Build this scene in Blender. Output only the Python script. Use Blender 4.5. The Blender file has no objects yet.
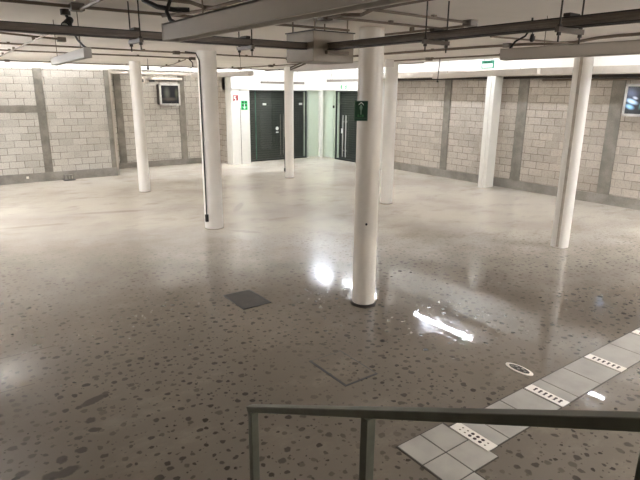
import bpy, bmesh, math, random
from mathutils import Vector, Matrix
random.seed(4)
S = bpy.context.scene
COL = S.collection
PI = math.pi

# ------------------------------------------------------------------ helpers
def srgb(r, g, b):
    f = lambda c: (c/255/12.92 if c/255 <= .04045 else ((c/255+.055)/1.055)**2.4)
    return (f(r), f(g), f(b), 1)

class MB:
    """collects shapes (world coordinates) and links them as one mesh object"""
    def __init__(self): self.bm = bmesh.new()
    def box(self, x0, y0, z0, x1, y1, z1, bev=0, rot=0, seg=2):
        x0, x1 = min(x0, x1), max(x0, x1); y0, y1 = min(y0, y1), max(y0, y1); z0, z1 = min(z0, z1), max(z0, z1)
        c = Vector(((x0+x1)/2, (y0+y1)/2, (z0+z1)/2))
        m = Matrix.Translation(c) @ Matrix.Rotation(rot, 4, 'Z') @ Matrix.Diagonal((x1-x0, y1-y0, z1-z0, 1))
        vs = bmesh.ops.create_cube(self.bm, size=1, matrix=m)['verts']
        if bev:
            es = {e for v in vs for e in v.link_edges}
            bmesh.ops.bevel(self.bm, geom=list(es), offset=bev, segments=seg, affect='EDGES', profile=.5)
        return self
    def obox(self, p0, p1, w, h, up=Vector((0, 0, 1)), bev=0):
        """bar of width w, height h from p0 to p1"""
        p0, p1 = Vector(p0), Vector(p1); d = p1-p0; L = d.length; d.normalize()
        s = d.cross(Vector(up)).normalized(); u = s.cross(d).normalized()
        m = Matrix((( d.x, s.x, u.x, 0), (d.y, s.y, u.y, 0), (d.z, s.z, u.z, 0), (0, 0, 0, 1)))
        m = Matrix.Translation((p0+p1)/2) @ m @ Matrix.Diagonal((L, w, h, 1))
        vs = bmesh.ops.create_cube(self.bm, size=1, matrix=m)['verts']
        if bev:
            es = {e for v in vs for e in v.link_edges}
            bmesh.ops.bevel(self.bm, geom=list(es), offset=bev, segments=2, affect='EDGES', profile=.5)
        return self
    def cyl(self, p0, p1, r, seg=12, r2=None):
        p0, p1 = Vector(p0), Vector(p1); d = p1-p0
        m = Matrix.Translation((p0+p1)/2) @ d.to_track_quat('Z', 'Y').to_matrix().to_4x4()
        bmesh.ops.create_cone(self.bm, cap_ends=True, segments=seg, radius1=r, radius2=r if r2 is None else r2, depth=d.length, matrix=m)
        return self
    def ball(self, c, r, seg=12, sc=(1, 1, 1)):
        bmesh.ops.create_uvsphere(self.bm, u_segments=seg, v_segments=max(6, seg//2), radius=r, matrix=Matrix.Translation(c) @ Matrix.Diagonal((*sc, 1)))
        return self
    def tube(self, pts, r, seg=8):
        pts = [Vector(p) for p in pts]; rings = []
        n = len(pts); prev = None
        for i, p in enumerate(pts):
            t = (pts[min(i+1, n-1)]-pts[max(i-1, 0)]).normalized()
            a = Vector((0, 0, 1)) if abs(t.z) < .9 else Vector((1, 0, 0))
            if prev is not None: a = prev
            s = t.cross(a).normalized(); u = s.cross(t).normalized(); prev = u
            rings.append([self.bm.verts.new(p+(s*math.cos(k*2*PI/seg)+u*math.sin(k*2*PI/seg))*r) for k in range(seg)])
        for i in range(n-1):
            for k in range(seg):
                self.bm.faces.new((rings[i][k], rings[i][(k+1) % seg], rings[i+1][(k+1) % seg], rings[i+1][k]))
        self.bm.faces.new(rings[0][::-1]); self.bm.faces.new(rings[-1])
        return self
    def poly(self, pts, thick):
        """prism from a planar outline, extruded by the vector thick"""
        vs = [self.bm.verts.new(p) for p in pts]; f = self.bm.faces.new(vs)
        g = bmesh.ops.extrude_face_region(self.bm, geom=[f])
        bmesh.ops.translate(self.bm, vec=thick, verts=[v for v in g['geom'] if isinstance(v, bmesh.types.BMVert)])
        return self
    def build(self, name, mat, parent=None, smooth=False, label=None):
        bm = self.bm
        bmesh.ops.recalc_face_normals(bm, faces=bm.faces[:])
        co = [v.co for v in bm.verts]
        o0 = Vector(((min(c.x for c in co)+max(c.x for c in co))/2, (min(c.y for c in co)+max(c.y for c in co))/2, min(c.z for c in co)))
        bmesh.ops.translate(bm, vec=-o0, verts=bm.verts[:])
        me = bpy.data.meshes.new(name); bm.to_mesh(me); bm.free()
        me.materials.append(mat)
        if smooth:
            for p in me.polygons: p.use_smooth = True
            me.set_sharp_from_angle(angle=math.radians(40))
        o = bpy.data.objects.new(name, me); COL.objects.link(o)
        if parent is not None:
            o.parent = parent; o.location = o0 - wloc(parent)
        else: o.location = o0
        if label: o['label'] = label
        return o

def wloc(o):
    l = o.location.copy()
    return l + wloc(o.parent) if o.parent else l
def tag(o, label=None, cat=None, group=None, kind=None):
    if label: o['label'] = label
    if cat: o['category'] = cat
    if group: o['group'] = group
    if kind: o['kind'] = kind
    return o
def empty(name, loc, label=None, cat=None, group=None, kind=None):
    o = bpy.data.objects.new(name, None); COL.objects.link(o); o.location = loc; o.empty_display_size = .1
    return tag(o, label, cat, group, kind)
def struct(name, mb, mat, label, cat='room', parent=None, smooth=False):
    o = mb.build(name, mat, parent, smooth)
    if parent is None: tag(o, label, cat, None, 'structure')
    return o

# ------------------------------------------------------------------ materials
class NT:
    def __init__(self, name):
        self.m = bpy.data.materials.new(name); self.m.use_nodes = True
        self.t = self.m.node_tree; self.b = self.t.nodes['Principled BSDF']
    def n(self, typ, **k):
        nd = self.t.nodes.new(typ)
        for a, v in k.items():
            if a in nd.inputs: nd.inputs[a].default_value = v
            else: setattr(nd, a, v)
        return nd
    def l(self, a, b): self.t.links.new(a, b)
    def math(self, op, a, b=None, c=None, clamp=False):
        nd = self.n('ShaderNodeMath'); nd.operation = op; nd.use_clamp = clamp
        for i, v in enumerate((a, b, c)):
            if v is None: continue
            if isinstance(v, (int, float)): nd.inputs[i].default_value = v
            else: self.l(v, nd.inputs[i])
        return nd.outputs[0]
    def mix(self, f, a, b):
        nd = self.n('ShaderNodeMix'); nd.data_type = 'RGBA'
        for i, v in ((0, f), (6, a), (7, b)):
            if isinstance(v, (int, float, tuple)): nd.inputs[i].default_value = v
            else: self.l(v, nd.inputs[i])
        return nd.outputs[2]
    def ramp(self, v, lo, hi):
        nd = self.n('ShaderNodeMapRange'); nd.interpolation_type = 'SMOOTHSTEP'
        self.l(v, nd.inputs[0]); nd.inputs[1].default_value = lo; nd.inputs[2].default_value = hi
        return nd.outputs[0]
    def pos(self): return self.n('ShaderNodeNewGeometry').outputs['Position']
    def noise(self, vec, scale, detail=3, rough=.5):
        nd = self.n('ShaderNodeTexNoise', Scale=scale, Detail=detail, Roughness=rough)
        if vec is not None: self.l(vec, nd.inputs['Vector'])
        return nd.outputs['Fac']
    def bump(self, h, strength, dist=.01):
        nd = self.n('ShaderNodeBump', Strength=strength, Distance=dist)
        self.l(h, nd.inputs['Height']); self.l(nd.outputs[0], self.b.inputs['Normal'])

def paint(name, col, rough=.5, metal=0, var=.06, scale=6, spec=.5, col2=None):
    """painted or metal surface with slight procedural unevenness"""
    k = NT(name); p = k.pos(); f = k.noise(p, scale, 4)
    c2 = col2 or tuple(c*(1-var*4) for c in col[:3])+(1,)
    k.l(k.mix(k.ramp(f, .35, .75), col, c2), k.b.inputs['Base Color'])
    k.b.inputs['Roughness'].default_value = rough; k.b.inputs['Metallic'].default_value = metal
    k.b.inputs['Specular IOR Level'].default_value = spec
    return k.m
def emit(name, col, strength):
    k = NT(name); k.b.inputs['Base Color'].default_value = (.8, .8, .8, 1)
    k.b.inputs['Emission Color'].default_value = col; k.b.inputs['Emission Strength'].default_value = strength
    return k.m

def brick_mat(name, axis, c1, c2, mort, w=.4, h=.2, off=(0, 0), dirt=.25):
    k = NT(name); p = k.pos(); s = k.n('ShaderNodeSeparateXYZ'); k.l(p, s.inputs[0])
    cb = k.n('ShaderNodeCombineXYZ')
    k.l(k.math('ADD', s.outputs[axis], off[0]), cb.inputs[0]); k.l(k.math('ADD', s.outputs[2], off[1]), cb.inputs[1])
    wob = k.n('ShaderNodeTexNoise', Scale=3.0, Detail=2.0); k.l(p, wob.inputs['Vector'])
    vm = k.n('ShaderNodeVectorMath', operation='MULTIPLY_ADD'); k.l(wob.outputs['Color'], vm.inputs[0]); vm.inputs[1].default_value = (.012, .012, 0); k.l(cb.outputs[0], vm.inputs[2])
    b = k.n('ShaderNodeTexBrick', Scale=1.0, Color1=c1, Color2=c2, Mortar=mort)
    b.inputs['Brick Width'].default_value = w; b.inputs['Row Height'].default_value = h
    b.inputs['Mortar Size'].default_value = .0075; b.inputs['Mortar Smooth'].default_value = .25; b.inputs['Bias'].default_value = -.25
    b.offset = .5; k.l(vm.outputs[0], b.inputs['Vector'])
    # mortar only partly dark: joints wiped flush in places
    n1 = k.noise(p, 1.1, 4); n2 = k.noise(p, 30, 4)
    c = k.mix(k.math('MULTIPLY', k.ramp(n1, .45, .75), dirt), b.outputs['Color'], srgb(128, 118, 104))
    wipe = k.math('MULTIPLY', k.math('MULTIPLY', b.outputs['Fac'], k.ramp(k.noise(p, 2.3, 3), .42, .66)), .6)
    c = k.mix(wipe, c, c1)
    c = k.mix(k.math('MULTIPLY', k.ramp(n2, .4, .75), .34), c, srgb(120, 112, 100))
    k.l(c, k.b.inputs['Base Color']); k.b.inputs['Roughness'].default_value = .9
    k.b.inputs['Specular IOR Level'].default_value = .2
    k.bump(k.math('SUBTRACT', k.math('MULTIPLY', n2, .4), b.outputs['Fac']), .5, .008)
    return k.m

def floor_mat():
    k = NT('terrazzo_floor'); p = k.pos(); s = k.n('ShaderNodeSeparateXYZ'); k.l(p, s.inputs[0])
    X, Y = s.outputs[0], s.outputs[1]
    big = k.noise(p, .45, 4, .55); med = k.noise(p, 1.7, 5, .6); fine = k.noise(p, 60, 3, .7)
    # far region: pale cement skim, near region: worn brown terrazzo; the paling also paints stronger far light
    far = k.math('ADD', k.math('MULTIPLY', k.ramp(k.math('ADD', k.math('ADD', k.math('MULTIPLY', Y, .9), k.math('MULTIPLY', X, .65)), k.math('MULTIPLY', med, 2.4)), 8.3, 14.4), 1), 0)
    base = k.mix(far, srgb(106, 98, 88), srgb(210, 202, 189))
    base = k.mix(k.math('MULTIPLY', k.ramp(big, .42, .68), .35), base, srgb(128, 118, 106))
    # stretched scuffs across the far floor
    st = k.n('ShaderNodeMapping'); st.inputs['Scale'].default_value = (.85, 1.5, 1); st.inputs['Rotation'].default_value = (0, 0, .9); k.l(p, st.inputs[0])
    sc = k.noise(st.outputs[0], 1.5, 7, .72)
    base = k.mix(k.math('MULTIPLY', k.ramp(sc, .5, .7), .42), base, srgb(134, 124, 110))
    base = k.mix(k.math('MULTIPLY', k.ramp(fine, .42, .75), .5), base, srgb(110, 98, 84))
    # adhesive dots left on the floor
    wob = k.n('ShaderNodeTexNoise', Scale=16.0, Detail=2.0); k.l(p, wob.inputs['Vector'])
    vm = k.n('ShaderNodeVectorMath', operation='MULTIPLY_ADD'); k.l(wob.outputs['Color'], vm.inputs[0]); vm.inputs[1].default_value = (.05, .05, 0); k.l(p, vm.inputs[2])
    def dots(scale, r0, r1, rnd, keep):
        v = k.n('ShaderNodeTexVoronoi', Scale=scale, Randomness=rnd); v.voronoi_dimensions = '2D'; k.l(vm.outputs[0], v.inputs['Vector'])
        cs = k.n('ShaderNodeSeparateColor'); k.l(v.outputs['Color'], cs.inputs[0])
        rad = k.math('MULTIPLY_ADD', k.math('POWER', cs.outputs[0], 2.0), r1-r0, r0)
        d = k.math('DIVIDE', v.outputs['Distance'], rad)
        mk = k.math('SUBTRACT', 1.0, k.ramp(d, .75, 1.1))
        mk = k.math('MULTIPLY', mk, k.math('GREATER_THAN', cs.outputs[1], 1-keep))
        return k.math('MULTIPLY', mk, k.math('MULTIPLY_ADD', cs.outputs[2], .5, .5))
    spots = k.math('MAXIMUM', dots(8.5, .13, .31, .8, .92), dots(17, .09, .22, 1, .4))
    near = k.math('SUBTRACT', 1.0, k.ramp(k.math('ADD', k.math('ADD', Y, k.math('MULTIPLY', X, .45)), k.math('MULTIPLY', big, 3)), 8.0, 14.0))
    patch = k.math('MULTIPLY_ADD', k.ramp(k.noise(p, .9, 3), .34, .52), .55, .45)
    sm = k.math('MULTIPLY', k.math('MULTIPLY', spots, near), k.math('MULTIPLY', patch, .95))
    base = k.mix(sm, base, srgb(46, 41, 36))
    # a few large stains of their own shape
    blot = None
    for cx, cy, rx, ry, a in ((.9, 4.66, .125, .05, -.35), (.5, 3.79, .10, .05, -.1), (.4, 3.8, .07, .05, .2), (.23, 3.96, .05, .04, 0), (.5, 3.96, .04, .05, 0), (.80, 4.36, .045, .04, 0), (.8, 4.2, .05, .035, .4), (.65, 3.99, .05, .035, .3),
                              (4.9, 9.2, .35, .1, .9), (3.2, 12.5, .9, .12, .3), (1.6, 12.0, .7, .1, .2), (5.9, 11.4, .6, .1, 2.2)):
        mp = k.n('ShaderNodeMapping'); mp.vector_type = 'TEXTURE'
        mp.inputs['Location'].default_value = (cx, cy, 0); mp.inputs['Rotation'].default_value = (0, 0, -a); mp.inputs['Scale'].default_value = (rx, ry, 1)
        k.l(vm.outputs[0] if rx < .2 else p, mp.inputs[0])
        ln = k.n('ShaderNodeVectorMath', operation='LENGTH'); k.l(mp.outputs[0], ln.inputs[0])
        mk = k.math('SUBTRACT', 1.0, k.ramp(ln.outputs['Value'], .55 if rx > .2 else .8, 1.15))
        mk = k.math('MULTIPLY', mk, .85 if rx < .2 else .3)
        blot = mk if blot is None else k.math('MAXIMUM', blot, mk)
    for yj, xe in ((6.0, .85), (5.26, .5)):
        jl = k.math('MULTIPLY', k.math('LESS_THAN', k.math('ABSOLUTE', k.math('SUBTRACT', Y, yj)), .007), k.math('LESS_THAN', X, xe))
        base = k.mix(k.math('MULTIPLY', jl, .8), base, srgb(50, 45, 40))
    base = k.mix(blot, base, srgb(60, 54, 48))
    k.l(base, k.b.inputs['Base Color'])
    r = k.math('MULTIPLY_ADD', k.ramp(k.noise(p, 2.6, 4), .52, .75), .15, .01)
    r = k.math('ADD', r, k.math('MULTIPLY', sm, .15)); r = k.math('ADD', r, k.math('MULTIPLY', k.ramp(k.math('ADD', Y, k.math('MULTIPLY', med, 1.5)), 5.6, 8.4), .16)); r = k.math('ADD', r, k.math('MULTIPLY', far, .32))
    k.l(k.math('MINIMUM', r, .262), k.b.inputs['Roughness'])
    k.b.inputs['Specular IOR Level'].default_value = .34
    h = k.math('ADD', k.math('MULTIPLY', k.noise(p, 5, 3), 1.0), k.math('MULTIPLY', fine, .1))
    k.bump(h, .035, .012)
    return k.m

def concrete_mat(name, c1, c2, sc=3):
    k = NT(name); p = k.pos(); a = k.noise(p, sc, 6, .65); b = k.noise(p, 40, 3)
    c = k.mix(k.ramp(a, .3, .7), c1, c2); c = k.mix(k.math('MULTIPLY', k.ramp(b, .45, .8), .3), c, srgb(80, 76, 70))
    k.l(c, k.b.inputs['Base Color']); k.b.inputs['Roughness'].default_value = .9; k.b.inputs['Specular IOR Level'].default_value = .2
    k.bump(b, .3, .005)
    return k.m

def glass_mat():
    k = NT('green_glass'); t = k.t; out = t.nodes['Material Output']
    tr = k.n('ShaderNodeBsdfTransparent'); tr.inputs[0].default_value = (.93, .975, .95, 1)
    gl = k.n('ShaderNodeBsdfGlossy'); gl.inputs['Roughness'].default_value = .03; gl.inputs[0].default_value = (.9, .95, .92, 1)
    fr = k.n('ShaderNodeFresnel'); fr.inputs[0].default_value = 1.5
    mx = k.n('ShaderNodeMixShader'); bf = k.n('ShaderNodeNewGeometry').outputs['Backfacing']; k.l(k.math('MULTIPLY', fr.outputs[0], k.math('SUBTRACT', 1.0, bf)), mx.inputs[0]); k.l(tr.outputs[0], mx.inputs[1]); k.l(gl.outputs[0], mx.inputs[2]); k.l(mx.outputs[0], out.inputs[0])
    return k.m

def slat_mat():
    k = NT('shutter_slats'); p = k.pos(); s = k.n('ShaderNodeSeparateXYZ'); k.l(p, s.inputs[0])
    w = k.math('FRACT', k.math('MULTIPLY', s.outputs[2], 11))
    g = k.math('LESS_THAN', w, .22)
    k.l(k.mix(g, srgb(66, 62, 60), srgb(20, 19, 19)), k.b.inputs['Base Color']); k.b.inputs['Roughness'].default_value = .45
    k.bump(k.math('PINGPONG', w, .5), .6, .02)
    return k.m

M = {}
M['floor'] = floor_mat()
M['block_left'] = brick_mat('pale_concrete_block_left', 0, srgb(204, 199, 190), srgb(180, 175, 165), srgb(112, 106, 96), off=(.1, .15))
M['block_right'] = brick_mat('pale_concrete_block_right', 1, srgb(196, 187, 175), srgb(172, 162, 150), srgb(104, 96, 87), off=(.03, .13))
M['concrete'] = concrete_mat('grey_concrete', srgb(146, 141, 131), srgb(120, 115, 106))
M['plinth'] = concrete_mat('grey_plinth_concrete', srgb(158, 153, 144), srgb(128, 123, 115), 1.5)
M['white'] = paint('white_wall_paint', srgb(232, 230, 222), .7, var=.01)
M['soft_white'] = paint('cream_beam_paint', srgb(178, 168, 155), .7, var=.02)
M['ceiling'] = paint('ceiling_paint', srgb(240, 234, 226), .85, var=.02, scale=1.2)
M['column'] = paint('column_paint', srgb(238, 233, 225), .38, var=.015, scale=3)
M['column_shaded'] = paint('column_paint_shaded', srgb(222, 213, 200), .35, var=.02, scale=3)  # same white column paint, darkened so its colour holds the shade
M['lamp'] = paint('lamp_housing_enamel', srgb(206, 198, 188), .45, var=.01)
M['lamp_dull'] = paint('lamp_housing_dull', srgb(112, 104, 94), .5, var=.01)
M['strut'] = paint('strut_steel', srgb(108, 98, 88), .45, .3, .04)
M['handle'] = paint('satin_handle', srgb(205, 203, 198), .35, 0, .02)
M['diffuser'] = paint('unlit_diffuser', srgb(225, 218, 206), .4, var=.01)
M['bus'] = paint('busway_bronze_metal', srgb(122, 109, 96), .5, .1, .04)
M['conduit'] = paint('conduit_steel', srgb(118, 104, 90), .45, .3, .05)
M['dark_metal'] = paint('dark_hardware', srgb(62, 54, 47), .5, .3, .05)
M['black'] = paint('black_rubber', srgb(22, 20, 19), .5, 0, .05)
M['box'] = paint('junction_box_paint', srgb(150, 138, 122), .5, .1, .04)
M['rail'] = paint('rail_dark_green_paint', srgb(84, 83, 68), .45, 0, .06, 12)
M['tile'] = paint('grey_tile', srgb(158, 152, 142), .6, 0, .05, 4)
M['grout'] = paint('dark_grout', srgb(70, 62, 54), .9)
M['plate'] = paint('white_cover_plate', srgb(228, 220, 208), .3, 0, .03)
M['hole'] = paint('dark_socket', srgb(52, 28, 26), .6)
M['steel'] = paint('brushed_steel', srgb(200, 198, 194), .25, .9, .03)
M['cover'] = paint('dark_steel_cover', srgb(64, 58, 52), .75, 0, .06, 10)
M['glass'] = glass_mat()
M['shutter'] = slat_mat()
M['frame_dark'] = paint('dark_door_frame', srgb(50, 54, 50), .4, .3)
M['panel'] = paint('pale_panel', srgb(240, 236, 226), .6, var=.01)
M['silver'] = paint('silver_frame', srgb(198, 195, 190), .35, .3)
M['screen'] = None
M['green'] = paint('sign_green', srgb(22, 62, 40), .35)
M['green_bright'] = paint('sign_bright_green', srgb(70, 190, 110), .4, var=.01)
M['green_deep'] = paint('sign_deep_green', srgb(10, 70, 36), .4)
M['teal'] = emit('lit_exit_case', srgb(90, 190, 160), .3); M['teal'].node_tree.nodes['Principled BSDF'].inputs['Base Color'].default_value = srgb(62, 132, 110)
M['sign_white'] = paint('sign_white', srgb(235, 238, 232), .4, var=.01)
M['sign_pale'] = paint('sign_pale_green', srgb(130, 160, 138), .4, var=.02)
M['sign_red'] = paint('sign_red', srgb(160, 50, 44), .4)
M['stair'] = concrete_mat('stair_concrete', srgb(140, 130, 116), srgb(116, 108, 96))
TUBE = 122.0
M['tube'] = emit('fluorescent_tube', (.92, .985, 1.1, 1), TUBE)
M['tube_dim'] = emit('dimmed_fluorescent_tube', (.92, .985, 1.1, 1), TUBE*.62)  # lower output to hold down glare on wall and floor
M['tube_faint'] = emit('added_faint_tube', (1, .985, .96, 1), TUBE*.1)  # for the batten added behind the bay beam
M['tube_fill'] = emit('fill_fluorescent_tube', (.97, .985, 1.02, 1), TUBE*.74)  # for battens out of view, mostly added as fill

def screen_mat(name, blobs):
    k = NT(name); p = k.pos()
    e = None
    for (x, y, z, rx, ry, rz, col, st) in blobs:
        mp = k.n('ShaderNodeMapping'); mp.vector_type = 'TEXTURE'; mp.inputs['Location'].default_value = (x, y, z); mp.inputs['Scale'].default_value = (rx, ry, rz); mp.inputs['Rotation'].default_value = (.35, 0, 0); k.l(p, mp.inputs[0])
        ln = k.n('ShaderNodeVectorMath', operation='LENGTH'); k.l(mp.outputs[0], ln.inputs[0])
        f = k.math('MULTIPLY', k.math('SUBTRACT', 1.0, k.ramp(ln.outputs['Value'], .1, 1.5)), st)
        e = k.mix(f, e if e is not None else (.004, .004, .005, 1), col)
    k.b.inputs['Base Color'].default_value = (.012, .012, .012, 1); k.b.inputs['Roughness'].default_value = .2; k.b.inputs['Specular IOR Level'].default_value = .25
    if e is not None:
        k.l(e, k.b.inputs['Emission Color']); k.b.inputs['Emission Strength'].default_value = 1.0
    return k.m

# ------------------------------------------------------------------ the room shell
CZ = 3.42          # underside of the main ceiling
UZ = 4.5           # the raised strip along the walls
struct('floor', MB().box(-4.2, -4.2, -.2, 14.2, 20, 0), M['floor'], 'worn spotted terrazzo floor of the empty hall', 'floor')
struct('ceiling', MB().box(-4.2, -4.2, CZ, 10.2, 17.3, UZ).box(-4.2, -4.2, UZ, 14.2, 20, UZ+.15), M['ceiling'], 'beige painted concrete ceiling with a raised strip along the block walls', 'ceiling')
struct('wall_left', MB().box(-4.2, 18, 0, 4.93, 18.25, 3.29), M['block_left'], 'pale concrete block wall on the left', 'wall')
struct('wall_left_upper', MB().box(-4.2, 18, 3.29, 9.3, 18.25, UZ), M['white'], 'white strip of wall over the left block wall', 'wall')
struct('wall_recess', MB().box(4.6, 19.55, 0, 9.5, 19.75, 3.4).box(4.6, 18.25, 0, 4.8, 19.75, 3.4).box(4.6, 18.25, 3.38, 9.5, 19.75, 3.5), M['block_left'], 'block wall set back behind the left columns', 'wall')
struct('wall_recess_side', MB().box(9.3, 18.75, 0, 9.5, 19.75, 3.38), M['block_right'], 'side of the set back bay next to the double pilaster', 'wall')
struct('wall_right', MB().box(13.75, -4.2, 0, 14, 14.6, 3.34), M['block_right'], 'pale concrete block wall on the right', 'wall')
struct('wall_right_upper', MB().box(13.75, -4.2, 3.34, 14, 14.6, UZ).box(13.72, 14.6, 2.75, 14, 18.75, UZ), M['white'], 'white strip of wall over the right block wall', 'wall')
struct('wall_back', MB().box(9.3, 18.75, 2.74, 14, 19, UZ), M['white'], 'white bulkhead over the glass doors', 'wall')
struct('wall_near', MB().box(-4.2, -4.2, 0, 14.2, -4, UZ), M['block_left'], 'wall behind the stairs', 'wall')
struct('wall_rear', MB().box(-4.2, -4.2, 0, -4, 20, UZ), M['block_left'], 'wall beside the stairs', 'wall')
# plinths
struct('baseboard_left', MB().box(-4, 17.965, 0, 4.95, 18.0, .27, .004), M['plinth'], 'grey concrete plinth of the left wall', 'plinth')
struct('baseboard_recess', MB().box(4.8, 19.515, 0, 9.3, 19.55, .2, .004), M['plinth'], 'grey concrete plinth of the set back wall', 'plinth')
struct('baseboard_right', MB().box(13.71, -4, 0, 13.75, 14.5, .25, .004), M['plinth'], 'grey concrete plinth of the right wall', 'plinth')
# concrete posts and bond beams cast in the block walls
T = [0]
def trim(mb, mat, label, cat='concrete post'):
    T[0] += 1
    return struct('trim_%d' % T[0], mb, mat, label, cat)
trim(MB().box(2.81, 17.975, .27, 3.04, 18, 3.29), M['concrete'], 'grey concrete post in the left block wall')
trim(MB().box(4.79, 17.97, .27, 4.93, 18, 3.29), M['concrete'], 'grey concrete post at the end of the left block wall')
trim(MB().box(4.93, 17.985, .0, 5.0, 18.25, 3.2), M['soft_white'], 'pale jamb beside the end post of the left wall', 'jamb')
trim(MB().box(-4, 17.98, 2.05, 2.81, 18, 2.23), M['concrete'], 'grey concrete bond beam in the left block wall', 'beam')
trim(MB().box(-.2, 17.975, .27, 0, 18, 3.29), M['concrete'], 'grey concrete post at the far left of the block wall')
trim(MB().box(5.5, 19.525, .2, 5.74, 19.55, 3.38), M['concrete'], 'grey concrete post in the set back wall by the jamb')
trim(MB().box(7.79, 19.525, .2, 8.03, 19.55, 3.38), M['concrete'], 'grey concrete post behind the small screen')
for y0, y1, w in ((11.79, 12.05, 'farthest'), (9.04, 9.34, 'beside the square pillar'), (6.46, 6.77, 'beside the right-hand screen'), (3.7, 4.0, 'outside the frame')):
    trim(MB().box(13.722, y0, .25, 13.75, y1, 3.16), M['concrete'], 'grey concrete post in the right block wall, ' + w)
trim(MB().box(4.93, 18.0, 3.19, 9.3, 18.3, 3.33, .006), M['soft_white'], 'cream beam across the set back bay', 'beam')
trim(MB().box(13.17, -4, 3.16, 13.75, 14.6, 3.34, .006), M['soft_white'], 'cream beam along the top of the right block wall', 'beam')
trim(MB().box(13.6, -4, 3.09, 13.75, 14.5, 3.16, .004), M['dark_metal'], 'dark strip added for the shade under the cream beam on the right wall', 'beam')  # dark box painting the shade line below the beam
trim(MB().box(13.15, 9.74, 0, 13.51, 10.0, 3.16, .008).box(13.12, 9.85, 0, 13.15, 9.99, 3.16, .004), M['white'], 'white square pillar against the right block wall', 'pillar')
trim(MB().box(13.25, 14.5, 0, 13.75, 14.8, 3.16, .008), M['white'], 'white pilaster between the glass doors and the right block wall', 'pillar')
trim(MB().box(9.3, 18.3, 0, 9.66, 18.78, 2.86, .006).box(9.68, 18.3, 0, 10.06, 18.78, 2.86, .006), M['white'], 'white double pilaster left of the glass doors', 'pillar')
trim(MB().box(9.655, 18.305, 0, 9.685, 18.33, 2.1), M['conduit'], 'narrow grey strip colouring in the shaded gap between the halves of the white double pilaster', 'strip')  # filler coloured dark in place of shade inside the seam
trim(MB().box(9.3, 18.26, 2.78, 10.1, 18.76, UZ), M['white'], 'white bulkhead over the double pilaster', 'bulkhead')

# glass shopfront, left leaf group
d1 = empty('door_1', (11.5, 18.8, 0), 'dark glass shopfront with long steel handles in the back wall', 'door', None, 'structure')
f = MB()
for x in (10.08, 11.88, 12.95): f.box(x, 18.77, 0, x+.05, 18.83, 2.74)
f.box(10.08, 18.77, 2.69, 13.0, 18.83, 2.74).box(10.08, 18.77, 0, 13.0, 18.83, .06)
f.build('door_frame', M['frame_dark'], d1)
for x0, x1 in ((10.13, 10.58), (10.6, 11.88), (11.93, 12.95)):
    MB().box(x0, 18.79, .06, x1, 18.80, 2.69).build('glass_pane', M['glass'], d1)
MB().box(10.575, 18.78, .06, 10.605, 18.81, 2.69).build('glass_edge', paint('glass_edge_green', srgb(90, 120, 105), .2), d1, label='green glass edge strip')
for x in (11.68, 11.82):
    MB().cyl((x, 18.73, .2), (x, 18.73, 1.82), .011).cyl((x, 18.73, .4), (x, 18.79, .4), .01).cyl((x, 18.73, 1.6), (x, 18.79, 1.6), .01).build('handle', M['steel'], d1, True, 'long steel pull handle')
MB().cyl((11.56, 18.788, 1.26), (11.56, 18.782, 1.26), .07, 20).box(11.5, 18.782, 1.09, 11.62, 18.788, 1.13).build('sticker', M['sign_white'], d1, label='round white sticker on the glass')
for x in (10.99, 12.7): MB().box(x-.08, 18.783, 2.17, x+.08, 18.79, 2.25).build('name_plate', M['sign_white'], d1)
MB().box(10.1, 18.98, 0, 12.95, 19.02, 2.74).build('shutter', M['shutter'], d1, label='dark slatted roller shutter behind the glass')
# corner with pale panels
d3 = empty('window_1', (13.4, 18.8, 0), 'green glass corner with pale panels between the two dark glass doors', 'window', None, 'structure')
MB().box(13.0, 18.79, .04, 13.62, 18.80, 2.74).build('glass_pane', M['glass'], d3)
MB().box(13.735, 17.74, .04, 13.745, 18.62, 2.74).build('glass_pane', M['glass'], d3)
MB().box(13.62, 18.64, 0, 13.74, 18.8, 2.74, .004).build('corner_post', M['white'], d3)
MB().box(13.0, 18.95, 0, 13.8, 18.99, 2.74).box(13.88, 17.74, 0, 13.92, 18.95, 2.74).build('back_panel', M['panel'], d3, label='pale panel behind the glass')
MB().box(13.12, 18.84, 0, 13.2, 18.9, 2.74).box(13.8, 18.0, 0, 13.86, 18.1, 2.74).build('mullion', M['panel'], d3)
MB().box(13.70, 17.84, 2.06, 13.735, 17.92, 2.16, .004).build('patch_fitting', M['dark_metal'], d3, label='dark clamp fitting on the glass')
# right leaf group
d2 = empty('door_2', (13.75, 16.3, 0), 'dark double glass door with paired steel handles beside the right pilaster', 'door', None, 'structure')
f = MB()
for y in (14.8, 16.2, 17.69): f.box(13.71, y, 0, 13.77, y+.05, 2.75)
f.box(13.71, 14.8, 2.69, 13.77, 17.74, 2.75).box(13.71, 14.8, 0, 13.77, 17.74, .06)
f.build('door_frame', M['frame_dark'], d2)
for y0, y1 in ((14.85, 16.2), (16.25, 17.08), (17.1, 17.69)):
    MB().box(13.735, y0, .06, 13.745, y1, 2.69).build('glass_pane', M['glass'], d2)
for y in (17.0, 17.19):
    MB().cyl((13.67, y, .15), (13.67, y, 1.8), .018).cyl((13.67, y, .4), (13.735, y, .4), .01).cyl((13.67, y, 1.55), (13.735, y, 1.55), .01).build('handle', M['handle'], d2, True, 'long steel pull handle')
MB().box(13.722, 17.27, 1.08, 13.735, 17.37, 1.27, .004).build('lock', M['sign_white'], d2, label='white lock plate')
MB().box(13.93, 14.8, 0, 13.97, 17.73, 2.75).build('shutter', M['shutter'], d2, label='dark slatted roller shutter behind the glass')
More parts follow.
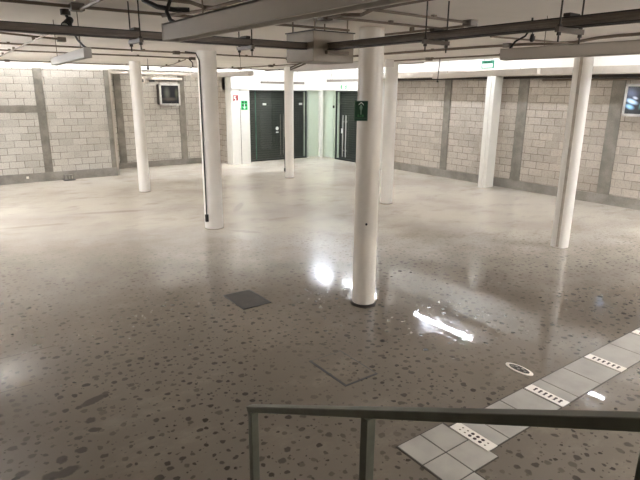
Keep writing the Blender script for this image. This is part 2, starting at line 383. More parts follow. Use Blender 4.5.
# outer closing skin behind the shopfront
struct('wall_back_outer', MB().box(9.5, 19.6, 0, 14.2, 19.75, 2.9).box(14.1, 14.6, 0, 14.25, 19.75, 2.9).box(9.5, 19, 2.76, 14.2, 19.75, 2.9), M['soft_white'], 'corridor wall behind the glass doors', 'wall')

# ------------------------------------------------------------------ round columns
def column(x, y, r, mat, label):
    t = empty('column', (x, y, 0), label, 'column', 'round columns of the hall')
    MB().cyl((x, y, 0), (x, y, CZ), r, 48).build('shaft', mat, t, True)
    return t
cA = column(4.72, 14.68, .148, M['column'], 'slim white round column standing nearest the left block wall')
cB = column(4.53, 9.86, .183, M['column'], 'thick white round column with a black cable running down its left side')
cC = column(9.42, 14.58, .142, M['column'], 'slim white round column in front of the left dark glass door')
cD = column(9.2, 9.75, .15, M['column'], 'white round column just right of and behind the column with the green sign')
cE = column(9.15, 5.04, .15, M['column'], 'white round column farthest right with a narrow trunking strip up its side')
cF = column(4.38, 5.0, .148, M['column_shaded'], 'nearest round column, white toned down for shade, carrying a dark green arrow sign')
MB().cyl((4.38, 5.0, 0), (4.38, 5.0, .035), .165, 48).build('base_ring', M['dark_metal'], cF, True, 'dark ring round the column foot')
MB().cyl((4.28, 4.875, 1.12), (4.262, 4.855, 1.12), .014).build('plug', M['black'], cF)
for c, x, y, r in ((cB, 4.53, 9.86, .19), (cD, 9.2, 9.75, .156), (cC, 9.42, 14.58, .148), (cA, 4.72, 14.68, .154)):
    MB().cyl((x, y, 0), (x, y, .012), r, 40).build('base_ring', M['conduit'], c, True)
a = math.radians(195)
MB().obox((9.15+.157*math.cos(a), 5.04+.157*math.sin(a), .02), (9.15+.157*math.cos(a), 5.04+.157*math.sin(a), CZ), .045, .02, up=(math.cos(a), math.sin(a), 0)).build('trunking', paint('trunking_paint', srgb(182, 171, 157), .45), cE, label='narrow grey trunking strip')
# cables on columns
def cable(pts, r, label, mat='black', name='cable', end=None, group=None):
    o = MB().tube(pts, r).build(name, M[mat], None, True)
    tag(o, label, 'cable', group)
    if end: end.build('plug', M[mat], o)
    return o
a = math.radians(200)
cx, cy = 4.53+.195*math.cos(a), 9.86+.195*math.sin(a)
cable([(cx-.22, cy+.12, CZ-.03), (cx-.05, cy+.03, CZ-.05), (cx, cy, CZ-.18), (cx, cy, 2), (cx, cy, 1), (cx, cy, .3)], .012, 'black cable running down the thick white column on the left', end=MB().box(cx-.03, cy-.03, .16, cx+.03, cy+.03, .31, .008))
a = math.radians(165)
cx, cy = 9.42+.154*math.cos(a), 14.58+.154*math.sin(a)
cable([(cx, cy, 1.3), (cx, cy, .8), (cx, cy, .3)], .012, 'short dark cable on the column in front of the glass door', end=MB().box(cx-.025, cy-.025, .2, cx+.025, cy+.025, .31, .006))

# ------------------------------------------------------------------ signs
# arrow sign on the nearest column
vd = Vector((.66, .751, 0)); lat = Vector((.751, -.66, 0)); Z = Vector((0, 0, 1))
c0 = Vector((4.38, 5.0, 0)) - lat*.098 - vd*.168
def onplate(c, u, v, d=0): return c + lat*u + Z*v - vd*d
sg = empty('wall_sign', (c0.x, c0.y, 2.37), 'dark green sign with a white up arrow and figure on the nearest column', 'sign')
def plate(c, w, z0, z1, th, name, mat, par, d0=0, u0=0):
    return MB().poly([onplate(c, u0-w/2, z0, d0), onplate(c, u0+w/2, z0, d0), onplate(c, u0+w/2, z1, d0), onplate(c, u0-w/2, z1, d0)], -vd*th).build(name, mat, par)
plate(c0, .158, 2.372, 2.602, .01, 'backing', M['green'], sg)
fr = MB()
for u0, w, z0, z1 in ((0, .158, 2.592, 2.602), (-.074, .01, 2.372, 2.602), (.074, .01, 2.372, 2.602), (0, .158, 2.398, 2.408), (0, .158, 2.372, 2.38)):
    fr.poly([onplate(c0, u0-w/2, z0, .0101), onplate(c0, u0+w/2, z0, .0101), onplate(c0, u0+w/2, z1, .0101), onplate(c0, u0-w/2, z1, .0101)], -vd*.002)
fr.build('border', paint('sign_border', srgb(70, 92, 76), .4), sg)
ar = MB()
for s in (-1, 1):
    ar.poly([onplate(c0, 0, 2.588, .0101), onplate(c0, s*.03, 2.562, .0101), onplate(c0, s*.03, 2.551, .0101), onplate(c0, 0, 2.576, .0101)], -vd*.003)
ar.build('arrow', M['sign_white'], sg)
MB().poly([onplate(c0, *q, .0101) for q in ((0, 2.56), (.010, 2.548), (.018, 2.525), (.012, 2.505), (.006, 2.49), (.006, 2.445), (-.006, 2.445), (-.006, 2.49), (-.012, 2.505), (-.018, 2.525), (-.010, 2.548))], -vd*.003).build('figure', M['sign_pale'], sg)
tx = MB()
for u0, w, z0, z1 in ((-.03, .02, 2.418, 2.432), (-.006, .016, 2.418, 2.432), (.02, .024, 2.418, 2.444), (-.032, .012, 2.434, 2.446)):
    tx.poly([onplate(c0, u0-w/2, z0, .0101), onplate(c0, u0+w/2, z0, .0101), onplate(c0, u0+w/2, z1, .0101), onplate(c0, u0-w/2, z1, .0101)], -vd*.002)
tx.build('lettering', paint('sign_mid_green', srgb(62, 118, 74), .4), sg)
# red fire sign and green assembly sign on the pilaster
s1 = empty('wall_sign', (9.48, 18.29, 2.34), 'small red and white fire sign on the white pilaster', 'sign')
MB().box(9.37, 18.285, 2.34, 9.6, 18.3, 2.56).build('backing', M['sign_white'], s1)
g = MB()
for x0, x1, z0, z1 in ((9.375, 9.595, 2.52, 2.555), (9.5, 9.58, 2.36, 2.52), (9.39, 9.46, 2.36, 2.42), (9.46, 9.5, 2.46, 2.5), (9.375, 9.4, 2.345, 2.52)): g.box(x0, 18.281, z0, x1, 18.286, z1)
g.build('pictogram', M['sign_red'], s1)
s2 = empty('wall_sign', (9.82, 18.29, 2.02), 'green and white sign of square marks on the pilaster beside the glass door', 'sign')
MB().box(9.7, 18.285, 2.02, 9.97, 18.3, 2.36).build('backing', M['green_bright'], s2)
for x in (9.735, 9.86):
    for z in (2.26, 2.155): MB().box(x, 18.281, z, x+.075, 18.286, z+.07).build('square_mark', M['green_deep'], s2)
for q in ([(9.735, 18.286, 2.11), (9.735, 18.286, 2.04), (9.81, 18.286, 2.04)], [(9.935, 18.286, 2.11), (9.935, 18.286, 2.04), (9.86, 18.286, 2.04)]):
    MB().poly(q, Vector((0, -.005, 0))).build('corner_mark', M['green_deep'], s2)
MB().poly([(9.78, 18.286, 2.13), (9.89, 18.286, 2.13), (9.835, 18.286, 2.05)], Vector((0, -.005, 0))).box(9.82, 18.281, 2.13, 9.85, 18.286, 2.24).build('arrow', M['sign_white'], s2)
# small sign over the right door
s3 = empty('wall_sign', (13.7, 17.2, 2.83), 'small white sign with two green marks over the right glass door', 'sign')
MB().box(13.71, 17.0, 2.80, 13.72, 17.5, 2.98).build('backing', M['sign_white'], s3)
MB().box(13.704, 17.35, 2.82, 13.711, 17.42, 2.96).box(13.704, 17.3, 2.82, 13.711, 17.35, 2.85).build('green_mark', M['green_bright'], s3)
MB().box(13.704, 17.05, 2.82, 13.711, 17.11, 2.96).box(13.704, 17.11, 2.89, 13.711, 17.17, 2.92).box(13.704, 17.11, 2.82, 13.711, 17.17, 2.85).build('green_mark', M['green_bright'], s3)
s4 = empty('wall_sign', (13.24, 14.65, 2.84), 'tiny green sign high on the white pilaster beside the right door', 'sign')
MB().box(13.235, 14.55, 2.84, 13.25, 14.75, 3.02).build('backing', M['sign_pale'], s4)
MB().box(13.231, 14.6, 2.88, 13.236, 14.7, 2.98).build('pictogram', M['green_deep'], s4)
# hanging exit sign at the edge of the main ceiling
s5 = empty('exit_sign', (10.18, 7.76, 3.22), 'teal framed exit sign with a white panel hung at the ceiling edge', 'sign')
MB().box(10.16, 7.6, 3.222, 10.19, 7.92, 3.385, .006).build('case', M['teal'], s5)
MB().box(10.154, 7.625, 3.24, 10.161, 7.89, 3.32).build('panel', emit('lit_exit_panel', (.85, 1, .95, 1), .5), s5)
g = MB()
for i in range(6): g.box(10.155, 7.66+i*.036, 3.335, 10.161, 7.68+i*.036, 3.365)
g.build('lettering', M['green_deep'], s5)
for y in (7.66, 7.85): MB().box(10.172, y, 3.385, 10.178, y+.01, CZ).build('hanger', M['conduit'], s5)

# ------------------------------------------------------------------ luminaires
def luminaire(p0, p1, w, h, label, group, wires=((.15, None), (.85, None)), lit=False, top=CZ, name='fluorescent_luminaire', vee=False, mat='lamp'):
    """long inverted trough, p0/p1 are the bottom centre ends"""
    p0, p1 = Vector(p0), Vector(p1); d = (p1-p0); L = d.length; d.normalize()
    s = Vector((-d.y, d.x, 0)).normalized(); u = d.cross(s)*(1 if d.cross(s).z > 0 else -1)
    t = empty(name, (p0+p1)/2, label, 'lamp', group)
    th = .008; b = MB()
    b.obox(p0+u*(h-th/2), p1+u*(h-th/2), w, th)
    for k in (-1, 1):
        b.obox(p0+s*k*(w/2-th/2)+u*h/2, p1+s*k*(w/2-th/2)+u*h/2, th, h-.001)
        b.obox(p0+s*k*(w/2-.008)+u*.003, p1+s*k*(w/2-.008)+u*.003, .016, .006)
    b.build('housing', M[mat], t)
    for q, sg_ in ((p0, 1), (p1, -1)):
        MB().obox(q-d*sg_*.004+u*h/2, q+d*sg_*.006+u*h/2, w+.004, h+.004).build('end_cap', M[mat], t)
    if lit:
        for k in (-1, 1):
            MB().cyl(p0+d*.05+u*h*.55+s*k*w*.22, p1-d*.05+u*h*.55+s*k*w*.22, .016, 12).build('tube', M['tube'], t, True)
    else:
        MB().obox(p0+d*.02+u*.02, p1-d*.02+u*.02, w-.02, .006).build('diffuser', M['diffuser'], t)
    for fr_, _ in wires:
        q = p0.lerp(p1, fr_)+u*h
        wz = MB()
        if vee: wz.tube([q-d*.06, q+Z*.22, ], .004, 6).tube([q+d*.06, q+Z*.22], .004, 6).tube([q+Z*.22, (q.x, q.y, top)], .004, 6)
        else: wz.tube([q, (q.x, q.y, top-.0005)], .004, 6)
        wz.build('suspension_wire', M['conduit'], t)
    return t
G = 'long trough luminaires hung from the ceiling'
luminaire((1.215, 3.1, 2.968), (1.215, .2, 2.968), .10, .088, 'largest unlit trough lamp, nearest, crossing the top of the picture', G)
luminaire((1.32, 6.95, 2.962), (1.22, 5.0, 2.962), .06, .078, 'unlit trough lamp hanging at the left in front of the left block wall', G)
luminaire((5.0, 3.62, 3.03), (5.0, .65, 3.03), .13, .11, 'unlit trough lamp at the right crossing the top of the right column', G)
luminaire((5.27, 8.0, 3.03), (5.15, 5.5, 3.03), .13, .09, 'unlit trough lamp passing behind the nearest column near the ceiling box', G)
luminaire((5.6, 13.0, 3.0), (5.6, 10.1, 3.0), .12, .10, 'unlit trough lamp whose end shows right of the thick left column', G)
luminaire((11.0, 10.05, 3.05), (11.0, 7.05, 3.11), .13, .12, 'unlit trough lamp in front of the cream beam over the square pillar', G, top=UZ)
luminaire((10.52, 18.2, 2.975), (12.45, 18.2, 2.975), .10, .085, 'slim unlit lamp in front of the white bulkhead, left of its pair', G, top=UZ, mat='lamp_dull')
luminaire((13.2, 17.6, 3.07), (13.2, 15.6, 3.07), .10, .09, 'slim unlit lamp in front of the white bulkhead over the right door', G, top=UZ, wires=((.12, None), (.85, None)), vee=True, mat='lamp_dull')
# lit battens in the raised strip (seen reflected in the floor) and beyond the left frame edge, plus added fill battens out of view
G2 = 'lit fluorescent battens in the raised ceiling strip'
def batten(p0, p1, label, drop=UZ, grp=None, dim=False, single=False, bright=False, faint=False):
    p0, p1 = Vector(p0), Vector(p1); d = (p1-p0).normalized(); s = Vector((-d.y, d.x, 0))
    t = empty('fluorescent_batten', (p0+p1)/2, label, 'lamp', grp or G2)
    MB().obox(p0+Z*.07, p1+Z*.07, .12, .05, bev=.004).obox(p0+Z*.12+d*.3, p0+Z*.12+d*.34, .03, .06).build('body', M['lamp'], t)
    if drop == CZ:
        for f in (.12, .88): MB().cyl(p0.lerp(p1, f)+Z*.09, p0.lerp(p1, f)+Z*(CZ-p0.z), .006, 8).build('rod', M['dark_metal'], t)
    for k in ((0,) if single else (-1, 1)): MB().cyl(p0+d*.02+s*k*.035, p1-d*.02+s*k*.035, .013 if single else .019, 12).build('tube', M['tube_faint' if faint else 'tube_dim' if dim else 'tube_fill' if drop == CZ and not bright else 'tube'], t, True)
    for q in (p0, p1): MB().obox(q-d*.02+Z*.02, q+d*.02+Z*.02, .12, .07).build('lamp_holder', M['white'], t)
    return t
for k, (y0, y1, w) in enumerate(((15.9, 17.2, 'farthest, near the corner doors'), (12.8, 15.2, 'before the right pilaster'), (9.0, 11.4, 'over the square pillar'), (5.1, 6.4, 'over the right-hand screen'), (-.5, 2.0, 'nearest the stairs'))):
    batten((12.25, y0, 4.34), (12.25, y1, 4.34), 'lit white batten in the raised strip along the right wall, ' + w, dim=k < 2, single=0 < k < 4)
for x0, x1, w in ((-1.5, .9, 'far left'), (1.6, 4.0, 'over the left post'), (5.2, 7.6, 'over the set back bay'), (8.2, 10.6, 'near the double pilaster')):
    batten((x0, 17.62, 4.3), (x1, 17.62, 4.3), 'lit white batten in the raised strip along the left wall, ' + w, dim=True, single=x0 < 8)
for p0, p1, w in (((.2, 13.4), (.2, 12.0), 'over the bay beside the left wall'), ((-1.0, 10.2), (-1.0, 8.0), 'added fill over the near left bay'), ((-2.6, 15.2), (-2.6, 12.8), 'added fill over the far left bay'), ((3.0, -2.6), (5.4, -2.6), 'added fill behind the stairs'), ((8.2, .9), (8.2, -1.5), 'added fill right of the stairs'), ((11.6, 1.5), (11.6, -.9), 'added fill by the right wall near the stairs')):  # first one inferred from its floor glow, the rest added as fill light
    batten((*p0, 3.0), (*p1, 3.0), 'lit bare batten outside the view, ' + w, CZ, 'lit bare battens outside the view', bright='far left' in w)
batten((6.0, 18.6, 3.26), (8.4, 18.6, 3.26), 'dim unseen batten added behind the cream beam to brighten the set back bay', 3.38, 'unseen fill battens added behind the beam', faint=True)  # unseen lamp added only to lift the bay's brightness
# batten over the small screen
t = empty('wall_batten', (7.3, 19.4, 3.06), 'short white batten on the set back wall over the small screen', 'lamp')
MB().box(6.74, 19.3, 3.06, 7.88, 19.4, 3.14, .01).build('body', M['diffuser'], t)
MB().box(7.2, 19.4, 3.08, 7.4, 19.55, 3.12).build('bracket', M['conduit'], t)
MB().box(6.72, 19.32, 2.99, 6.86, 19.5, 3.05, .01).build('driver_box', M['black'], t)

# ------------------------------------------------------------------ screens
t = empty('wall_screen', (7.39, 19.15, 2.18), 'small silver framed dark screen on the set back wall', 'screen')
MB().box(6.95, 19.14, 2.21, 7.66, 19.46, 2.9, .02).build('body', M['dark_metal'], t)
b = MB().box(6.93, 19.08, 2.18, 7.68, 19.16, 2.245, .008).box(6.93, 19.08, 2.865, 7.68, 19.16, 2.93, .008).box(6.93, 19.08, 2.18, 6.99, 19.16, 2.93, .008).box(7.62, 19.08, 2.18, 7.68, 19.16, 2.93, .008)
b.build('bezel', M['silver'], t)
MB().box(6.98, 19.1, 2.24, 7.63, 19.13, 2.87).build('screen_panel', screen_mat('reflection_blob_screen', [(7.2, 19.1, 2.6, .1, .1, .3, (.06, .06, .045, 1), 1), (7.3, 19.1, 2.4, .25, .1, .06, (.05, .04, .03, 1), 1), (7.55, 19.1, 2.6, .06, .1, .2, (.05, .05, .03, 1), 1)]), t)  # dim emissive blobs paint vague reflections on the panel
MB().box(7.3, 19.46, 2.4, 7.5, 19.525, 2.7).build('wall_bracket', M['dark_metal'], t)
t = empty('wall_screen', (13.6, 5.75, 2.2), 'wide silver framed screen with soft blue blobs at the right edge', 'screen')
MB().box(13.56, 5.2, 2.24, 13.64, 6.3, 2.9, .02).build('body', M['dark_metal'], t)
MB().box(13.52, 5.15, 2.2, 13.58, 6.35, 2.26, .006).box(13.52, 5.15, 2.88, 13.58, 6.35, 2.94, .006).box(13.52, 6.295, 2.2, 13.58, 6.35, 2.94, .006).box(13.52, 5.15, 2.2, 13.58, 5.205, 2.94, .006).build('bezel', M['silver'], t)
MB().box(13.535, 5.2, 2.25, 13.565, 6.3, 2.89).build('screen_panel', screen_mat('blue_blob_screen', [(13.53, 6.2, 2.72, .2, .14, .1, (.05, .06, .1, 1), 1), (13.53, 6.17, 2.54, .2, .13, .05, (.45, .65, .9, 1), .9), (13.53, 6.2, 2.42, .2, .10, .05, (.25, .5, .75, 1), .9), (13.53, 6.1, 2.62, .2, .06, .03, (.5, .55, .65, 1), .7), (13.53, 5.93, 2.5, .2, .04, .13, (.1, .25, .22, 1), .8), (13.53, 5.93, 2.62, .2, .03, .04, (.3, .1, .2, 1), .8)]), t)  # soft coloured blobs laid over the dark panel
MB().box(13.64, 5.6, 2.45, 13.722, 5.9, 2.7).build('wall_bracket', M['dark_metal'], t)

# ------------------------------------------------------------------ busway, ceiling box, hangers
bz0, bz1 = 3.112, 3.178
def busway(p0, p1, label):
    p0, p1 = Vector(p0), Vector(p1); d = (p1-p0).normalized(); s = Vector((-d.y, d.x, 0))
    t = empty('busway', (p0+p1)/2, label, 'cable tray', 'dark busways under the ceiling')
    m = Vector((0, 0, (bz0+bz1)/2))
    b = MB().obox(p0+m, p1+m, .07, .066, bev=.004).obox(p0+m, p1+m, .084, .018, bev=.004)
    b.build('duct', M['bus'], t)
    f = MB()
    for z in (bz0+.004, bz1-.004):
        f.obox(p0+Z*z, p1+Z*z, .10, .008)
    f.build('flange', M['dark_metal'], t)
    return t
busway((-3.9, 4.78, 0), (3.28, 4.78, 0), 'dark busway running from the left edge to the ceiling box')
busway((3.5, 4.62, 0), (3.5, -3.9, 0), 'dark busway running from the ceiling box to the right edge')
t = empty('ceiling_box', (3.54, 4.87, 3.0), 'large beige metal box under the ceiling where the two busways meet', 'box')
MB().box(3.28, 4.62, 2.995, 3.80, 5.12, 3.285, .008).build('case', M['box'], t)
MB().box(3.27, 4.61, 3.285, 3.81, 5.13, 3.295).build('lid', M['dark_metal'], t)
for x, y in ((3.33, 4.67), (3.75, 4.67), (3.33, 5.07), (3.75, 5.07)): MB().cyl((x, y, 3.295), (x, y, CZ), .008).build('hanger_rod', M['conduit'], t)
MB().box(3.42, 4.57, 3.07, 3.7, 4.62, 3.105, .004).build('stub', M['conduit'], t)
def trapeze(c, along, label):
    x, y = c; s = Vector((0, 1, 0)) if along == 'x' else Vector((1, 0, 0))
    t = empty('trapeze_hanger', (x, y, 3.04), label, 'hanger', 'threaded rod hangers of the busways')
    p = Vector((x, y, 0))
    MB().obox(p-s*.15+Z*3.095, p+s*.15+Z*3.095, .03, .032).build('strut', M['strut'], t)
    for k in (-1, 1):
        q = p+s*k*.125
        rod = MB().cyl(q+Z*3.02, q+Z*CZ, .006, 8).build('rod', M['dark_metal'], t)
        MB().cyl(q+Z*3.06, q+Z*3.079, .015, 6).build('nut', M['dark_metal'], rod)
        MB().cyl(q+Z*3.111, q+Z*3.125, .015, 6).build('nut', M['dark_metal'], rod)
    MB().obox(p-s*.06+Z*3.189, p+s*.06+Z*3.189, .05, .022, bev=.004).build('clamp', M['dark_metal'], t)
trapeze((1.56, 4.78), 'x', 'rod hanger of the left busway, left of the big near lamp end')
trapeze((2.6, 4.78), 'x', 'rod hanger of the left busway beside the ceiling box')
trapeze((3.5, 3.2), 'y', 'rod hanger of the right busway nearer the ceiling box')
trapeze((3.5, 2.05), 'y', 'rod hanger of the right busway nearer the right edge')

# conduits on the ceiling
def conduit(pts, r, label, boxes=(), z=3.392):
    o = MB().tube([(x, y, z) for x, y in pts], r).build('conduit', M['conduit'], None, True)
    tag(o, label, 'conduit', 'conduits fixed under the ceiling')
    for i in range(len(pts)-1):
        (ax, ay), (bx, by) = pts[i], pts[i+1]
        L = math.hypot(bx-ax, by-ay)
        if L < 1: continue
        for q in range(max(1, int(L/1.6))):
            f = (q+.5)/max(1, int(L/1.6)); x, y = ax+(bx-ax)*f, ay+(by-ay)*f
            MB().box(x-.02, y-.02, z+r*.4, x+.02, y+.02, CZ-.0005, 0).build('conduit_clip', M['conduit'], o)
    for bx, by in boxes:
        MB().box(bx-.055, by-.055, z-.035, bx+.055, by+.055, z+.026, .005).build('junction_box', M['strut'], o)
    return o
conduit([(-3.5, 5.25), (1.24, 5.3), (4.2, 5.2)], .014, 'conduit crossing over the left busway from the left edge to the nearest column', [(1.24, 5.3)])
conduit([(2.4, 4.44), (3.27, 4.42), (4.95, 4.38)], .013, 'conduit with a junction box just over the large ceiling box', [(3.27, 4.42)])
conduit([(2.2, 3.76), (3.6, 3.8), (4.66, 3.85)], .013, 'conduit ending in a junction box over the right busway', [(4.7, 3.85)])
conduit([(3.27, 4.36), (3.24, 4.12), (3.37, 4.0), (3.23, 3.68), (3.2, 3.3), (3.2, 0)], .016, 'bent conduit swerving up to the top edge beside the nearest column', z=3.375)
conduit([(4.68, 5.4), (4.72, 3.95)], .013, 'short conduit right of the nearest column top', z=3.37)
conduit([(7.2, 9.5), (7.2, 5.7), (7.28, 5.0), (7.48, 4.65), (7.5, 4.3), (7.15, 3.8), (7.05, 3.5), (7.05, .5)], .02, 'thicker bent conduit over the right lamp', [(7.25, 5.2)])
conduit([(5.8, 4.42), (9.0, 4.2)], .012, 'thin conduit slanting down to the right column top', z=3.37)
conduit([(8.93, 12.5), (8.95, 4.0)], .016, 'dark conduit along the edge before the white strip on the right', [(8.95, 8.35)])
conduit([(1.26, 5.24), (1.24, 2.5)], .014, 'conduit from the junction box to the top edge on the left', z=3.37)
conduit([(-1, 8.0), (.9, 8.25), (1.75, 8.75)], .014, 'conduit stub ending in a small box over the left hanging lamp', [(1.8, 8.78)])
conduit([(-2, 10.1), (2.4, 10.2), (6.7, 10.35)], .014, 'conduit passing behind the left hanging lamp to the thick column', [(4.1, 10.26), (6.7, 10.35)])
conduit([(-2, 12.0), (2.7, 11.9), (5.1, 11.85)], .014, 'second conduit behind the left hanging lamp, farther back', [(5.1, 11.85), (.9, 11.95)])
conduit([(-2, 16.3), (4, 16.3), (10, 16.2)], .016, 'dark conduit along the ceiling edge before the white strip on the left', [(8.6, 16.22), (2.0, 16.3)])
conduit([(1.45, 7.6), (1.5, 10.4), (1.62, 16)], .012, 'conduit running away over the left hanging lamp', z=3.372)
conduit([(6.2, 16.9), (5.6, 14.2), (5.0, 12.0)], .012, 'slanting conduit left of the thick column top', z=3.372)
conduit([(7.9, 16.6), (8.0, 11.9)], .014, 'conduit running away toward the double pilaster', [(7.95, 13.2)], z=3.372)
conduit([(1.98, 5.24), (2.12, 4.7), (2.14, 2.5)], .014, 'conduit over the end of the big near lamp', z=3.372)
conduit([(1.3, 4.36), (1.89, 4.38), (2.1, 4.56), (2.26, 4.5), (2.9, 4.6)], .016, 'wavy conduit over the big near lamp', z=3.385)
conduit([(10.0, 17.0), (10.0, 9.5)], .014, 'conduit along the ceiling edge toward the corner doors', [(9.98, 14.6)])
o = MB().tube([(13.66, 8.6, 3.05), (13.66, 2, 3.05)], .028).build('conduit', M['conduit'], None, True); tag(o, 'grey pipe along the right block wall under the cream beam', 'conduit')
MB().box(13.66, 6.9, 3.02, 13.75, 6.94, 3.08).box(13.66, 4.5, 3.02, 13.75, 4.54, 3.08).build('pipe_clip', M['conduit'], o)

# loose cables and small black fittings
cable([(1.7, 4.0, CZ-.01), (1.5, 3.7, 3.3), (1.33, 3.3, 3.26), (1.26, 3.2, 3.2), (1.22, 3.16, 3.13), (1.215, 3.10, 3.08), (1.21, 3.02, 3.06)], .011, 'black cable dropping to the end of the big near lamp')
cable([(1.5, 4.35, 3.36), (1.55, 4.2, 3.3), (1.62, 4.05, 3.27), (1.72, 4.0, 3.27)], .018, 'short thick black cable end beside the big near lamp')
cable([(1.24, 5.6, 3.3), (1.25, 5.55, 3.2), (1.22, 5.3, 3.12), (1.22, 5.15, 3.07), (1.22, 5.05, 3.045)], .009, 'black cable curving down to the left hanging lamp')
cable([(4.95, 3.3, CZ-.01), (4.95, 3.3, 3.33), (4.98, 3.38, 3.25), (5.0, 3.5, 3.21), (5.0, 3.56, 3.145)], .01, 'black cable dropping to the end of the right lamp')
cable([(9.4, 8.45, CZ-.005), (9.39, 8.45, 3.25), (9.38, 8.46, 2.95)], .010, 'loose black cable dangling before the white strip on the right', end=MB().ball((9.38, 8.46, 2.94), .022))
cable([(5.0, 11.8, 3.37), (5.1, 11.85, 3.3), (5.12, 11.9, 3.22), (5.05, 11.9, 3.17)], .012, 'hooked black cable hanging left of the thick column top')
cable([(3.36, 4.95, 2.995), (3.32, 5.1, 2.95), (3.38, 5.2, 2.93), (3.44, 5.1, 2.97), (3.48, 5.05, 2.995)], .008, 'thin looped cable under the ceiling box', mat='conduit')
t = empty('ceiling_spotlight', (1.24, 5.7, 3.28), 'black swivel spotlight at the ceiling over the left busway', 'lamp')
MB().cyl((1.24, 5.75, 3.37), (1.24, 5.75, CZ), .045, 16).build('mount', M['dark_metal'], t, True)
MB().tube([(1.24, 5.75, 3.38), (1.26, 5.74, 3.33), (1.24, 5.7, 3.31)], .014).build('arm', M['black'], t, True)
MB().cyl((1.2, 5.62, 3.26), (1.27, 5.72, 3.33), .04, 16, .03).build('head', M['black'], t, True)
MB().cyl((1.195, 5.613, 3.255), (1.2, 5.62, 3.26), .03, 16).build('lens', M['silver'], t, True)
def holder(x, y, z, label):
    t = empty('lamp_holder', (x, y, z), label, 'lamp holder')
    MB().cyl((x, y, z+.05), (x, y, CZ), .005, 8).build('cord', M['black'], t)
    MB().cyl((x, y, z), (x, y, z+.06), .028, 16, .018).ball((x, y, z), .027, 16).build('holder_body', M['black'], t, True)
holder(5.7, 3.78, 3.285, 'black bare lamp holder hanging above the right lamp')
holder(4.55, 13.2, 3.19, 'black bare lamp holder beside the slim left column top')
t = empty('wall_socket', (6.5, 19.5, 3.0), 'small white electrical box high on the set back wall', 'socket')
MB().box(6.42, 19.48, 2.93, 6.56, 19.55, 3.14, .008).build('box', M['plate'], t)
MB().box(6.455, 19.472, 2.97, 6.525, 19.482, 3.07).build('socket_hole', M['black'], t)

# floor level electrics by the left wall
t = empty('floor_outlet', (3.43, 17.9, 0), 'grey outlet box on a dark base at the foot of the left wall', 'socket')
MB().box(3.27, 17.72, 0, 3.6, 17.965, .02, .004).build('base', M['black'], t)
MB().box(3.3, 17.8, .02, 3.56, 17.96, .17, .012).build('box', M['concrete'], t)
g = MB()
for x in (3.33, 3.42, 3.5): g.box(x, 17.79, .05, x+.035, 17.80, .14)
g.build('socket_hole', M['steel'], t)
o = MB().box(2.28, 17.945, .12, 2.35, 17.965, .19, .004).build('wall_socket', M['plate']); tag(o, 'tiny white socket on the left plinth', 'socket')

# ------------------------------------------------------------------ floor things
t = empty('floor_cover', (3.18, 6.0, 0), 'dark square steel cover plate set in the floor', 'cover')
MB().box(3.0, 5.73, 0, 3.365, 6.28, .006, .002).build('plate', M['cover'], t)
MB().box(2.975, 5.71, 0, 3.0, 6.3, .007).box(3.365, 5.71, 0, 3.39, 6.3, .007).box(3.0, 5.71, 0, 3.365, 5.73, .007).box(3.0, 6.28, 0, 3.365, 6.3, .007).build('rim', M['black'], t)
t = empty('floor_hatch', (3.09, 3.81, 0), 'square floor hatch outlined by a thin dark gap', 'hatch')
MB().box(2.905, 3.525, 0, 3.28, 4.095, .004).build('lid', M['floor'], t)
MB().box(2.88, 3.505, 0, 2.905, 4.115, .003).box(3.28, 3.505, 0, 3.293, 4.115, .003).box(2.905, 3.505, 0, 3.28, 3.525, .003).box(2.905, 4.095, 0, 3.28, 4.105, .003).build('gap', M['black'], t)
# band of grey tiles
t = empty('tile_band', (4.9, 2.3, 0), 'band of grey floor tiles crossing the lower right corner', 'tiles')
g = MB(); gr = MB()
cells = [(2.655, 2.3, 2.905, 2.565), (2.915, 2.3, 3.175, 2.565), (2.655, 2.03, 2.905, 2.29), (2.915, 2.03, 3.2, 2.29), (2.655, 1.76, 2.905, 2.02),
         (3.31, 2.115, 3.46, 2.5), (3.47, 2.115, 3.87, 2.5), (3.88, 2.115, 4.225, 2.5), (4.37, 2.115, 4.51, 2.5), (4.52, 2.115, 4.91, 2.5), (4.92, 2.115, 5.3, 2.5),
         (5.435, 2.115, 5.86, 2.5), (5.87, 2.115, 6.35, 2.5), (6.49, 2.115, 6.9, 2.5), (6.91, 2.115, 7.4, 2.5), (7.41, 2.115, 7.9, 2.5)]
for x0, y0, x1, y1 in cells: g.box(x0, y0, 0, x1, y1, .008, .0015, seg=1)
gr.box(2.64, 2.02, 0, 3.2, 2.575, .004).box(2.64, 1.75, 0, 2.92, 2.02, .004).box(3.2, 2.105, 0, 7.95, 2.515, .004)
g.build('tiles', M['tile'], t); gr.build('grout', M['grout'], t)
names = {3.24: 'nearest the handrail posts', 4.295: 'second along the tile band, partly over the handrail', 5.365: 'third along the tile band', 6.42: 'farthest along the tile band at the right edge'}
for x, w in names.items():
    t = empty('outlet_plate', (x, 2.3, .008), 'white perforated plate in the tiles, ' + w, 'plate', 'white perforated plates in the tile band')
    MB().box(x-.06, 2.105, .008, x+.06, 2.49, .016, .002).build('plate', M['plate'], t)
    n = 6
    for i in range(n):
        y = 2.165+i*.05
        for dx in ((-.02, .02) if w.startswith('nearest') else (-.012,)):
            if w.startswith('nearest') and i in (0, 4, 5):
                MB().cyl((x+dx, y, .016), (x+dx, y, .0165), .009, 12).build('screw', M['conduit'], t)
                continue
            hb = MB()
            if w.startswith('nearest'): hb.cyl((x+dx, y, .016), (x+dx, y, .0168), .0155, 16)
            else: hb.box(x-.028, y-.009, .016, x+.028, y+.009, .0168).cyl((x+.02, y, .016), (x+.02, y, .0168), .014, 12)
            hb.build('socket_hole', M['hole'], t)
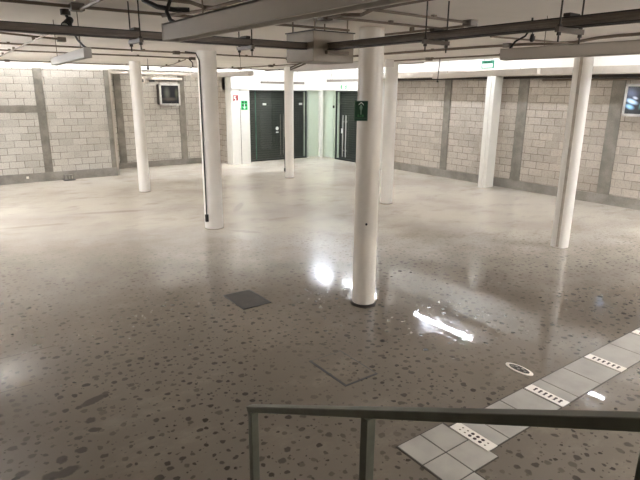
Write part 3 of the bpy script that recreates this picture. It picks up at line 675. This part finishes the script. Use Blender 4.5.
# steel rimmed drain
t = empty('floor_drain', (4.53, 2.745, 0), 'small oval bright rimmed drain grate beside the tile band', 'drain')
def oval(cx, cy, rx, ry, n=28, rot=0): return [(cx+rx*math.cos(k*2*PI/n)*math.cos(rot)-ry*math.sin(k*2*PI/n)*math.sin(rot), cy+rx*math.cos(k*2*PI/n)*math.sin(rot)+ry*math.sin(k*2*PI/n)*math.cos(rot), 0) for k in range(n)]
MB().poly(oval(4.53, 2.745, .066, .155), Vector((0, 0, .006))).build('rim', M['plate'], t)
MB().poly([(x, y, .006) for x, y, _ in oval(4.53, 2.745, .045, .115)], Vector((0, 0, .004))).build('grate', M['cover'], t)
g = MB()
for dx, dy in ((-.01, -.07), (.015, -.03), (-.015, 0), (.012, .04), (-.01, .075)): g.poly([(x, y, .01) for x, y, _ in oval(4.53+dx, 2.745+dy, .012, .016, 10)], Vector((0, 0, .002)))
g.build('shiny_stud', M['steel'], t)

# ------------------------------------------------------------------ stairs and handrail
st = MB(); n = 8
for i in range(n):
    y1 = 2.4-i*.333; st.box(-.3, -1.3, i*.17, 1.32, y1, (i+1)*.17, .004, seg=1)
o = st.build('stairs', M['stair']); tag(o, 'concrete stairs leading up to the viewpoint', 'stairs', None, 'structure')
t = empty('handrail', (1.25, 1.4, 0), 'dark green steel handrail rising to the right at the bottom edge', 'handrail')
zr = lambda y: .985+(2.358-y)*.51
MB().obox((1.25, 2.358, zr(2.358)), (1.25, -.6, zr(-.6)), .046, .034, bev=.003).build('top_rail', M['rail'], t)
for y in (2.325, 1.375, .4):
    k = int((2.4-y)/.333)
    MB().box(1.228, y-.02, (k+1)*.17, 1.272, y+.02, zr(y)-.02, .002).build('post', M['rail'], t)
    MB().box(1.2, y-.05, (k+1)*.17, 1.3, y+.05, (k+1)*.17+.008).build('base_flange', M['rail'], t)

# ------------------------------------------------------------------ camera, world, view
f_px = 535.0; pitch = math.atan((240-91.7)/f_px); az = math.radians(36.2); roll = math.radians(.5)
h = Vector((math.sin(az), math.cos(az), 0)); r0 = Vector((math.cos(az), -math.sin(az), 0))
fw = h*math.cos(pitch)-Z*math.sin(pitch); up = r0.cross(fw)
rt = r0*math.cos(roll)+up*math.sin(roll); up2 = -r0*math.sin(roll)+up*math.cos(roll)
cam = bpy.data.cameras.new('camera'); co = bpy.data.objects.new('camera', cam); COL.objects.link(co)
co.matrix_world = Matrix(((rt.x, up2.x, -fw.x, 0), (rt.y, up2.y, -fw.y, 0), (rt.z, up2.z, -fw.z, 2.7), (0, 0, 0, 1)))
cam.sensor_width = 36; cam.lens = 36*f_px/640; cam.clip_start = .02
S.camera = co
w = bpy.data.worlds.new('world'); S.world = w; w.use_nodes = True
w.node_tree.nodes['Background'].inputs[0].default_value = (.02, .02, .02, 1)
S.view_settings.view_transform = 'Standard'; S.view_settings.look = 'None'; S.view_settings.gamma = 1
S.view_settings.use_curve_mapping = False
S.view_settings.exposure = 1.16
S.cycles.max_bounces = 10; S.cycles.diffuse_bounces = 6
